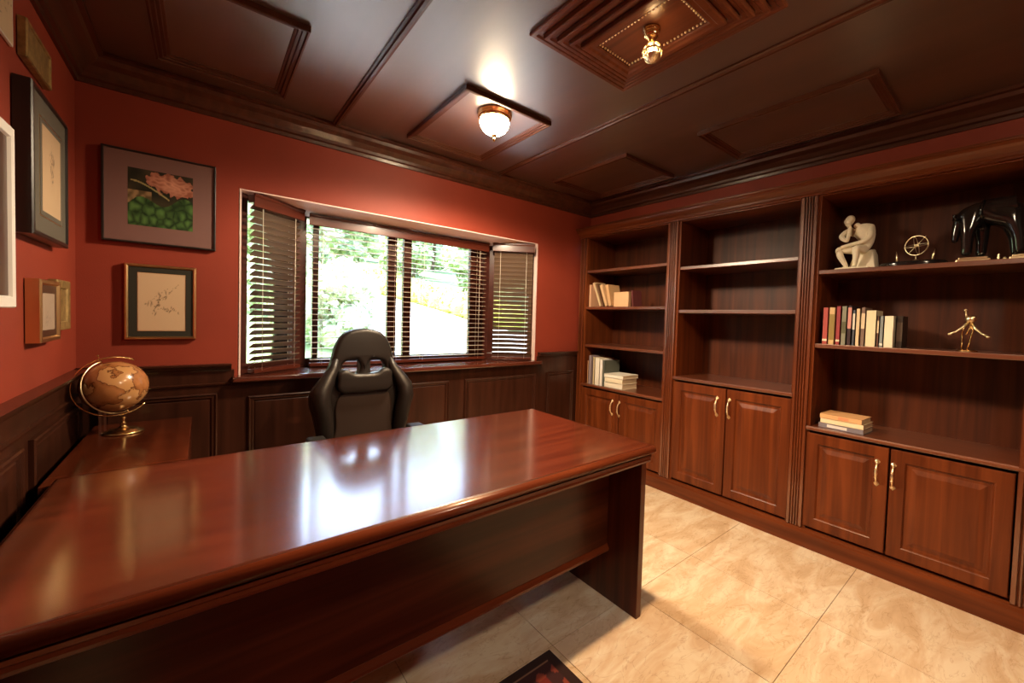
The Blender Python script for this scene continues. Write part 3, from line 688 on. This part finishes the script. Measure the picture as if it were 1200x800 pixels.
picture('small mottled gilt frame close to the corner, above the globe', (xl, 2.335, 1.187), AY, NX, .185, .192, [(0, 0), (0, .020), (.003, .024), (.03, .022), (.034, .016)], M_gold2,
        [((.030, .030, .030, .030), .017, M_gold2, 'panel', 1, 1)])
picture('pale botanical sheet in the top left corner of the photo', (xl, 1.58, 2.035), AY, NX, .385, .20, [(0, 0), (0, .006), (.003, .007), (.006, .006)], M_white,
        [((.005, .005, .005, .005), .0065, sprig(11, (.70, .55, .36), (.25, .15, .06), [(.5, .8, .8, .3), (.6, .5, .9, .6), (.75, .9, .85, .4)]), 'print', 70, 50)])

# ------------------------------------------------------------------ books
def book(label, t, h, d, cov, loc, spine='x', rot=None, pages=(.72, .62, .45), band=None, group=None, worn=None):
    """local frame: thickness along x, depth along y (spine at y=0 side), height z; origin at base centre of spine"""
    r = thing('book', label, 'book', loc, group); c = .0022
    m = plain('book cover', cov, .5)
    MB().box(-t/2, -t/2+c, 0, d, 0, h).box(t/2-c, t/2, 0, d, 0, h).box(-t/2, t/2, 0, c, 0, h).build('cover', m, None).parent = r
    o = MB().box(-t/2+c, t/2-c, c, d-.004, .003, h-.003).build('pages', M_pages, None); o.parent = r
    if band:
        o = MB().box(-t/2+.0015, t/2-.0015, -.0006, .0004, h*band[0], h*band[1]).build('spine_label', plain('spine label', band[2], .5), None); o.parent = r
    r.rotation_euler = rot if rot else (0, 0, -PI/2)
    return r
M_pages = plain('book pages', (.72, .60, .42), .8)
G3 = 'books on the middle shelf of the widest bookcase'
rows = [(.772, .745, 1.408, (.42, .07, .06), 'tall salmon red book at the left end of the long row', (.08, .14, (.9, .8, .6))),
        (.742, .712, 1.408, (.66, .45, .22), 'tan book with an olive spine panel, second in the long row', (.12, .82, (.28, .19, .05))),
        (.707, .685, 1.415, (.33, .04, .05), 'dark red book between the tan and grey green ones', (.08, .13, (.8, .7, .5))),
        (.682, .657, 1.415, (.24, .24, .18), 'grey green book beside the dark red one', (.3, .6, (.10, .10, .05))),
        (.654, .634, 1.418, (.035, .015, .02), 'black book with a pink upper spine in the long row', (.42, .95, (.62, .28, .25))),
        (.631, .617, 1.394, (.07, .08, .11), 'thin navy book with a pale title strip in the long row', (.45, .9, (.75, .68, .58))),
        (.615, .596, 1.401, (.78, .60, .38), 'slim cream book left of the brown one in the long row', None),
        (.593, .573, 1.408, (.22, .14, .11), 'brown book with a pale title, left of the wide cream one', (.45, .85, (.72, .58, .40))),
        (.571, .525, 1.392, (.85, .74, .50), 'thickest cream book in the long row', None),
        (.523, .512, 1.362, (.16, .07, .05), 'thin brown book right of the thickest cream one', (.45, .85, (.75, .6, .4))),
        (.511, .494, 1.363, (.25, .29, .30), 'blue grey book left of the ivory one', (.05, .12, (.9, .9, .8))),
        (.493, .452, 1.363, (.92, .84, .64), 'ivory book near the right end of the long row', None)]
for y1, y0, zt, c, lab, bnd in rows:
    book(lab, y1-y0-.001, zt-1.199, .14, c, (2.735, (y0+y1)/2, 1.1985), band=bnd, group=G3)
book('black book leaning at the right end of the long row', .026, .165, .13, (.03, .018, .012), (2.76, .433, 1.1985), band=(.2, .8, (.09, .06, .04)), group=G3)
G1 = 'books on the second shelf of the bookcase by the window'
def lean(y, z, a): return (Matrix.Rotation(a, 4, 'X') @ Matrix.Rotation(-PI/2, 4, 'Z')).to_euler()
zs = 1.4185
book('thin peach book standing upright at the window end', .030, .205, .15, (.72, .42, .25), (2.745, 2.645, zs), group=G1)
for y, a, h, t, c, lab in ((2.545, .42, .235, .022, (.82, .62, .36), 'cream book leaning steeply, nearest the upright peach one'),
                        (2.515, .42, .225, .018, (.20, .10, .05), 'dark brown book leaning between two pale ones'),
                        (2.475, .37, .205, .030, (.78, .52, .28), 'tan book leaning to the right of the dark brown one'),
                        (2.428, .26, .195, .034, (.70, .42, .20), 'light brown book at the right of the leaning group')):
    r = book(lab, t, h, .15, c, (2.745, y-.03, zs+.002), rot=lean(0, 0, -a), group=G1)
    r.location.z += t/2*math.sin(a)
book('broad peach book showing its front cover', .165, .128, .03, (.80, .50, .27), (2.765, 2.295, zs), group=G1)
r = book('thin wine red book leaning on the broad peach one', .014, .135, .12, (.20, .05, .05), (2.75, 2.155, zs+.003), rot=lean(0, 0, -.12), group=G1)
G2 = 'books on the counter of the bookcase by the window'
zs = .7085
for y, t, h, c, lab, d in ((2.634, .014, .21, (.55, .30, .16), 'thin orange brown booklet at the window end of the counter', .16),
                        (2.606, .034, .262, (.30, .24, .26), 'grey mauve book, tallest on the counter', .18),
                        (2.560, .022, .248, (.62, .50, .30), 'slim tan book left of the white pair', .19),
                        (2.518, .054, .245, (.88, .84, .72), 'wide white book standing on the counter', .2),
                        (2.470, .034, .235, (.86, .83, .76), 'narrower white book with a grey stripe', .2),
                        (2.436, .022, .230, (.10, .11, .09), 'dark green book at the right of the standing books', .2)):
    book(lab, t, h, d, c, (2.735, y, zs), group=G2, band=(.02, .98, (.45, .45, .5)) if 'stripe' in lab and False else None)
def flat(label, x, y, z, w, d, t, cov, rz=0, group=None, band=None):
    """lying book: w along y (spine length), d along x, t thick; spine faces the room"""
    r = thing('book', label, 'book', (x+d/2, y, z), group); c = .002
    m = plain('book cover', cov, .5)
    MB().box(-d/2, d/2, -w/2, w/2, 0, c).box(-d/2, d/2, -w/2, w/2, t-c, t).box(-d/2, -d/2+c, -w/2, w/2, 0, t).build('cover', m, None).parent = r
    MB().box(-d/2+c, d/2-.003, -w/2+.003, w/2-.003, c, t-c).build('pages', M_pages, None).parent = r
    if band: MB().box(-d/2-.0006, -d/2+.0004, w*band[0]-w/2, w*band[1]-w/2, t*.2, t*.8).build('spine_label', plain('spine label', band[2], .5), None).parent = r
    r.rotation_euler.z = rz; return r
z = zs
for t, w, d, c, lab in ((.045, .205, .20, (.88, .82, .66), 'white book lying at the bottom of the pair on the counter'), (.042, .200, .20, (.86, .78, .58), 'second white book lying on the bottom one'), (.030, .212, .21, (.90, .86, .74), 'pale topmost book lying on the counter pile')):
    flat(lab, 2.725, 2.315, z, w, d, t, c, .0, group=G2); z += t+.0005
G4 = 'books stacked on the counter of the widest bookcase'; z = .7155
for t, w, d, c, lab, bnd, dy in ((.027, .215, .165, (.22, .20, .24), 'grey book at the bottom of the three book stack', (.35, .8, (.75, .72, .7)), 0), (.026, .205, .165, (.85, .72, .48), 'cream book in the middle of the three book stack', None, -.004), (.026, .200, .16, (.72, .42, .20), 'tan topmost book of the three book stack', (.3, .55, (.7, .3, .15)), .002)):
    flat(lab, 2.735, .655+dy, z, w, d, t, c, -.06, group=G4, band=bnd); z += t+.0005

# ------------------------------------------------------------------ sculptures
def skin(name, pts, edges, m, parent, sub=2, root=0):
    off = BASE[parent]; me = D.meshes.new(name)
    me.from_pydata([tuple(Vector(p[:3])-off) for p in pts], edges, []); me.update(); me.materials.append(m)
    o = D.objects.new(name, me); COL.objects.link(o); o.parent = parent; BASE[o] = off.copy()
    md = o.modifiers.new('skin', 'SKIN'); md.use_smooth_shade = True
    for i, p in enumerate(pts):
        r = p[3]; o.data.skin_vertices[0].data[i].radius = (r, r) if not isinstance(r, tuple) else r
        o.data.skin_vertices[0].data[i].use_root = (i == root)
    s = o.modifiers.new('subdiv', 'SUBSURF'); s.levels = sub; s.render_levels = sub
    return o
Z3 = 1.6225
sx = 2.84
th = thing('seated_thinker_statue', 'cream statue of a seated nude man resting chin on hand', 'statue', (sx, .655, Z3))
P = [(sx+.02, .612, 1.735, .030), (sx+.025, .606, 1.79, .031), (sx+.015, .622, 1.842, .036), (sx-.002, .650, 1.872, .020), (sx-.012, .668, 1.886, .014),   # 0-4 pelvis..neck
     (sx+.01, .592, 1.862, .019), (sx-.02, .592, 1.800, .0155), (sx-.035, .612, 1.778, .013), (sx-.06, .690, 1.758, .010), (sx-.064, .716, 1.750, .010),  # 5-9 near arm over knee
     (sx-.01, .700, 1.848, .019), (sx-.04, .724, 1.815, .015), (sx-.055, .688, 1.782, .013), (sx-.045, .682, 1.835, .010), (sx-.034, .682, 1.868, .010),   # 10-14 chin arm
     (sx-.01, .640, 1.735, .026), (sx-.05, .726, 1.738, .019), (sx-.055, .716, 1.700, .018), (sx-.035, .688, 1.640, .011), (sx-.065, .700, 1.630, .010),     # 15-19 leg 1
     (sx-.02, .615, 1.735, .026), (sx-.070, .645, 1.742, .019), (sx-.062, .640, 1.700, .017), (sx-.045, .650, 1.640, .011), (sx-.075, .656, 1.630, .010)]   # 20-24 leg 2
E_ = [(0, 1), (1, 2), (2, 3), (3, 4), (2, 5), (5, 6), (6, 7), (7, 8), (8, 9), (2, 10), (10, 11), (11, 12), (12, 13), (13, 14), (0, 15), (15, 16), (16, 17), (17, 18), (18, 19), (0, 20), (20, 21), (21, 22), (22, 23), (23, 24)]
skin('body', P, E_, M_plaster, th)
hd = MB(); hc = Vector((sx-.022, .690, 1.903)); rm = Matrix.Rotation(.35, 3, 'X')
hd.ell(hc, (.023, .021, .029), 18, 12, rm); hd.ell(hc+Vector((-.006, .004, -.014)), (.016, .014, .017), 14, 8)
hd.ell(hc+Vector((-.022, .006, -.004)), (.005, .004, .008), 8, 6); hd.ell(hc+Vector((-.018, .006, -.017)), (.005, .008, .003), 8, 5)
for s in (-1, 1): hd.ell(hc+Vector((-.019, .006+s*.008, .003)), (.004, .005, .003), 8, 5); hd.ell(hc+Vector((0, .001+s*.021, -.002)), (.006, .003, .008), 8, 5)
hd.build('head', M_plaster, th)
hr = MB(); hr.ell(hc+Vector((.004, -.003, .008)), (.0235, .023, .026), 16, 10, rm); hr.build('hair', M_plaster, th)
for k in range(4): MB().tube([(sx-.036, .676+.005*k, 1.862), (sx-.046, .678+.005*k, 1.874), (sx-.040, .682+.004*k, 1.884)], .0032, 6).build('finger', M_plaster, th)
for k in range(4): MB().tube([(sx-.064, .712, 1.752-.004*k), (sx-.070, .726, 1.748-.005*k), (sx-.066, .736, 1.738-.005*k)], .0032, 6).build('finger', M_plaster, th)
rk = MB()
rr = random.Random(4)
rk.add([(sx-.02, .560, Z3), (sx+.075, .560, Z3), (sx+.075, .690, Z3), (sx-.02, .690, Z3), (sx-.015, .572, 1.70), (sx+.070, .568, 1.71), (sx+.065, .66, 1.70), (sx-.012, .67, 1.69), (sx, .582, 1.735), (sx+.058, .580, 1.745), (sx+.055, .645, 1.73), (sx, .650, 1.725)],
       [(3, 2, 1, 0), (0, 1, 5, 4), (1, 2, 6, 5), (2, 3, 7, 6), (3, 0, 4, 7), (4, 5, 9, 8), (5, 6, 10, 9), (6, 7, 11, 10), (7, 4, 8, 11), (8, 9, 10, 11)], True)
rk.box(sx-.085, sx+.07, .575, .735, Z3, Z3+.012)
o = rk.build('rock_seat', M_plaster, th, bevel=.006)
# armillary desk ornament
am = thing('armillary_ornament', 'small brass ring sphere on a black boat-shaped stand between two sculptures', 'ornament', (2.85, .412, Z3))
MB().lathe((0, 0, 0), [(.124, 0), (.134, .010), (.136, .022), (.126, .028), (.10, .030), (.02, .030)], 40).build('tray', M_black, None)
o = COL.objects['tray']; o.parent = am; o.scale = (.52, 1, 1)
AC = (2.84, .398, Z3+.112)
rg = MB()
rg.tube(arc(AC, .050, (.3, .95, 0), (0, 0, 1), 0, 2*PI)[:-1], .0022, 6, closed=True)
rg.build('outer_ring', M_paleb, am)
rg = MB(); rg.tube(arc(AC, .046, (.9, .3, .2), (0, .2, 1), 0, 2*PI)[:-1], .0018, 6, closed=True).build('inner_ring', M_paleb, am)
MB().tube(arc(AC, .047, (.3, .95, 0), (.9, -.3, .3), 0, 2*PI)[:-1], .0018, 6, closed=True).build('horizon_ring', M_paleb, am)
MB().tube([Vector(AC)+Vector((0, -.035, .045)), Vector(AC)-Vector((0, -.03, .04))], .0018, 6).ell(AC, (.008,)*3, 10, 8).tube([(AC[0], AC[1], AC[2]-.05), (AC[0], AC[1], Z3+.028)], .003, 6).lathe((AC[0], AC[1], Z3+.027), [(.024, 0), (.022, .006), (.008, .010), (.004, .014)], 16).build('axis_and_foot', M_paleb, am)
for y in (.472, .334):
    MB().tube([(2.845, y, Z3+.022), (2.845, y+(.003 if y > .4 else -.003), Z3+.06), (2.845, y+(.006 if y > .4 else -.008), Z3+.088)], [.006, .0045, .001], 8).build('horn', M_paleb, am)
# black bull
bl = thing('black_bull_sculpture', 'glossy black bull-like sculpture on a pale brass base at the right edge', 'sculpture', (2.86, .12, Z3))
bxx = 2.86
P = [(bxx, .206, 1.872, (.052, .055)), (bxx, .160, 1.874, (.056, .058)), (bxx, .115, 1.872, (.056, .058)), (bxx, .078, 1.876, (.054, .058)), (bxx, .058, 1.868, (.044, .048)),
     (bxx-.01, .236, 1.862, .030), (bxx-.014, .250, 1.805, .022), (bxx-.018, .256, 1.755, .016), (bxx-.018, .257, 1.728, .012),
     (bxx-.030, .212, 1.81, .034), (bxx-.034, .212, 1.74, .024), (bxx-.034, .212, 1.655, .020),
     (bxx+.030, .170, 1.81, .034), (bxx+.034, .166, 1.74, .024), (bxx+.034, .168, 1.655, .020),
     (bxx-.032, .065, 1.80, .034), (bxx-.034, .048, 1.735, .022), (bxx-.034, .042, 1.655, .018),
     (bxx+.032, .075, 1.80, .034), (bxx+.034, .060, 1.735, .022), (bxx+.034, .054, 1.655, .018),
     (bxx, .022, 1.84, .008), (bxx, .020, 1.76, .006)]
E_ = [(0, 1), (1, 2), (2, 3), (3, 4), (0, 5), (5, 6), (6, 7), (7, 8), (0, 9), (9, 10), (10, 11), (0, 12), (12, 13), (13, 14), (3, 15), (15, 16), (16, 17), (3, 18), (18, 19), (19, 20), (4, 21), (21, 22)]
skin('body', P, E_, M_black, bl, root=2)
for s in (-1, 1):
    MB().tube([(bxx-.014+s*.018, .248, 1.835), (bxx-.014+s*.040, .256, 1.842), (bxx-.016+s*.050, .266, 1.862)], [.007, .005, .001], 8).build('horn', M_black, bl)
MB().box(bxx-.07, bxx+.06, .13, .245, Z3, Z3+.018).box(bxx-.062, bxx+.052, .138, .238, Z3+.018, Z3+.028).build('front_base', M_paleb, bl, bevel=.003)
MB().box(bxx-.07, bxx+.06, .006, .072, Z3, Z3+.018).box(bxx-.062, bxx+.052, .014, .064, Z3+.018, Z3+.028).build('rear_base', M_paleb, bl, bevel=.003)
MB().box(bxx-.05, bxx+.04, .072, .130, Z3, Z3+.010).build('base_link', M_black, bl)
MB().lathe((bxx-.055, .105, Z3), [(.006, 0), (.006, .010), (.003, .012), (.006, .018), (.003, .024), (.005, .030), (.001, .036)], 12).lathe((bxx-.055, .085, Z3), [(.005, 0), (.007, .012), (.003, .02)], 12).build('beads', M_paleb, bl)
# brass acrobat
ZF = 1.1985
fx = 2.80
ac = thing('acrobat_figurine', 'small pale metal figurine with two long drooping arms', 'figurine', (fx, .186, ZF))
def yy(u): return .251-(u-1113)*.00288
def zz(v): return 1.2-.004+(411-v)*.00412
MB().lathe((fx, .188, ZF), [(.038, 0), (.038, .004), (.030, .008), (.010, .009)], 28).build('base', M_brass, ac)
MB().tube([(fx, yy(1128.5), zz(409)), (fx, yy(1129), zz(398)), (fx, yy(1128.5), zz(388)), (fx, yy(1132), zz(378))], [.002, .003, .0032, .004], 8).build('leg', M_brass, ac)
MB().tube([(fx, yy(1135), zz(409)), (fx, yy(1138.5), zz(397)), (fx, yy(1141), zz(386)), (fx, yy(1137), zz(378))], [.002, .003, .0032, .004], 8).build('leg', M_brass, ac)
MB().tube([(fx-.004, yy(1139), zz(380)), (fx-.006, yy(1133), zz(391)), (fx-.006, yy(1140), zz(391))], .003, 6).build('brace', M_brass, ac)
tr = MB(); tr.ell((fx, yy(1137.5), zz(373)), (.014, .020, .018), 14, 10); tr.ell((fx-.004, yy(1141), zz(371)), (.010, .010, .009), 10, 8); tr.build('torso', M_paleb, ac)
MB().tube([(fx, yy(1133), zz(374)), (fx, yy(1132), zz(368)), (fx, yy(1131.3), zz(364))], [.006, .004, .004], 8).ell((fx, yy(1131), zz(362.5)), (.0065,)*3, 10, 8).build('raised_head', M_paleb, ac)
for q in ([(1135, 376.5), (1128, 383), (1121, 388), (1114.5, 390.5)], [(1139, 377), (1144, 384), (1151, 389.5), (1159, 392.5)]):
    MB().tube([(fx-.008*k, yy(u), zz(v)) for k, (u, v) in enumerate(q)], [.0055, .006, .0045, .0045], 8).ell((fx-.026, yy(q[-1][0]), zz(q[-1][1]+.6)), (.008, .009, .007), 10, 8).build('arm', M_paleb, ac)

# ------------------------------------------------------------------ rug
rgm = thing('oriental_rug', 'dark red patterned rug whose corner shows at the bottom of the photo', 'rug', (.4, .1, 0))
def rugfn(u, v):
    x = u*1.24; y = v*2.05; d = min(x, 1.24-x, y, 2.05-y)
    c = (.028, .010, .010)
    if .035 < d < .040 or .085 < d < .090: c = (.30, .17, .10)
    elif .04 < d < .085: c = (.26, .05, .03) if (math.sin(x*90)+math.sin(y*90)) > .7 else (.045, .012, .014)
    elif d > .09: c = (.16, .015, .012) if (math.sin(x*40)*math.sin(y*40)) > -.3 else (.04, .02, .03)
    return c
M_rug = vcol_mat('rug pile', .95)
MB().box(-.205, 1.030, -.90, 1.146, .001, .008).build('rug_base', plain('rug backing', (.03, .01, .01), .9), rgm)
art('pile', rgm, (-.205, -.90, .0085), (1, 0, 0), (0, 1, 0), 1.235, 2.046, rugfn, 248, 410, M_rug)

# ------------------------------------------------------------------ outdoors
def gz(y): return .1+.2*(y-3.6) if y > 3.6 else .1
gr = MB(); gr.add([(-25, 3.3, .05), (30, 3.3, .05), (30, 3.6, .1), (-25, 3.6, .1), (30, 45, gz(45)), (-25, 45, gz(45))], [(0, 1, 2, 3), (3, 2, 4, 5)])
struct(gr.build('ground', M_grass, None, loc=(2, 20, 0)))
dr = MB(); poly = [(-4, 3.62), (8, 3.62), (5.5, 8.0), (5.13, 8.88), (4.68, 10.7), (4.03, 12.19), (3.65, 13.4), (3.2, 13.9), (2.75, 12.6), (2.52, 11.3), (2.25, 9.4), (2.18, 8.0), (1.95, 6.6), (1.75, 5.8), (-4, 5.4)]
nn = len(poly); dr.add([(x, y, gz(y)+.02) for x, y in poly]+[(x, y, gz(y)-.05) for x, y in poly], [tuple(range(nn))]+[(i, nn+i, nn+(i+1) % nn, (i+1) % nn) for i in range(nn)])
struct(dr.build('driveway', M_concrete, None, loc=(3, 8, 0)))
def leaves(mb, n, c, r, size, rnd, shell=.55):
    for _ in range(n):
        d = Vector((rnd.gauss(0, 1), rnd.gauss(0, 1), rnd.gauss(0, 1))).normalized()*(shell+(1-shell)*rnd.random())
        p = Vector((c[0]+d.x*r[0], c[1]+d.y*r[1], c[2]+d.z*r[2]))
        a = Vector((rnd.gauss(0, 1), rnd.gauss(0, 1), rnd.gauss(0, 1))).normalized(); b = a.orthogonal().normalized()
        s = size*rnd.uniform(.6, 1.3); a *= s; b *= s*.6
        mb.add([p-a, p-b, p+a, p+b], [(0, 1, 2, 3)])
def tree(label, x, y, h, r, m, seed, cat='tree', group=None, blobs=9, dens=420, leaf=.16, name='tree'):
    rnd = random.Random(seed); z0 = gz(y)-.05; t = thing(name, label, cat, (x, y, z0), group)
    MB().tube([(x, y, z0), (x+.1, y, z0+h*.3), (x, y+.1, z0+h*.6)], [.05*h/2.5, .04*h/2.5, .02*h/2.5], 8).build('trunk', M_bark, t)
    mb = MB(); core = MB()
    for k in range(blobs):
        a = rnd.uniform(0, 2*PI); q = r*.55*math.sqrt(rnd.random()); zc = z0+h*(.12+.80*(k+.5)/blobs); rr_ = r*rnd.uniform(.45, .65)
        c = (x+q*math.cos(a), y+q*math.sin(a), zc)
        leaves(mb, dens, c, (rr_, rr_, rr_*.75), leaf, rnd)
        core.ell(c, (rr_*.72, rr_*.72, rr_*.55), 10, 7)
    o = mb.build('foliage', m, t); o['kind'] = 'stuff'; o = core.build('inner_foliage', m, t); o['kind'] = 'stuff'
    return t
GT = 'trees beyond the driveway'
tl = [(.4, 14.8, 4.6, 1.5, M_leafa), (4.3, 20.4, 4.3, 1.6, M_leafb), (7.3, 18.2, 4.3, 1.5, M_leafa), (7.8, 13.4, 4.1, 1.25, M_leafb), (8.6, 9.9, 3.6, 1.1, M_leafa), (11.2, 17.0, 5.2, 1.9, M_leafb), (-2.2, 10.6, 3.4, 1.2, M_leafb), (-4.8, 7.4, 3.6, 1.4, M_leafa), (9.2, 6.4, 3.4, 1.1, M_leafb), (12.4, 11.2, 4.8, 1.7, M_leafa), (-1.2, 20.0, 4.8, 1.9, M_leafa), (5.8, 15.0, 3.6, .95, M_leafa), (16.4, 14.4, 5.4, 2.2, M_leafa), (10.2, 22.6, 5.4, 2.0, M_leafb), (3.0, 16.4, 3.9, .95, M_leafb), (6.9, 24.5, 3.6, 1.7, M_leafb), (13.8, 20.5, 4.2, 1.8, M_leafa)]
for i, (x, y, h, r, m) in enumerate(tl):
    tree('bright green leafy tree standing outside beyond the driveway and hedge', x, y, h, r, m, i+1, group=GT, leaf=.15)
tree('low green shrub just outside the window on the near side of the driveway', 1.45, 6.9, 1.25, .75, M_leafb, 31, 'shrub', blobs=7, dens=260, leaf=.07, name='shrub')
tree('loose green bush at the left of the view through the window', 1.15, 9.6, 2.2, .8, M_leafb, 33, 'shrub', blobs=8, dens=260, leaf=.09, name='shrub')
hg = thing('hedge', 'yellow green hedge along the far edge of the driveway', 'hedge', (4.2, 12, gz(12)))
mb = MB(); rnd = random.Random(8); hp = [(3.2, 14.2), (3.8, 13.8), (4.3, 12.6), (4.95, 11.0), (5.4, 9.2), (5.9, 8.0)]
cr = MB()
for (xa, ya), (xb, yb_) in zip(hp[:-1], hp[1:]):
    for k in range(4):
        t = k/4; x = xa+(xb-xa)*t; y = ya+(yb_-ya)*t
        leaves(mb, 260, (x, y, gz(y)+.28), (.5, .42, .40), .06, rnd); cr.ell((x, y, gz(y)+.22), (.42, .36, .33), 10, 7)
o = mb.build('foliage', M_leafy, hg); o['kind'] = 'stuff'; o = cr.build('inner_foliage', M_leafy, hg); o['kind'] = 'stuff'
print('built', len(D.objects))
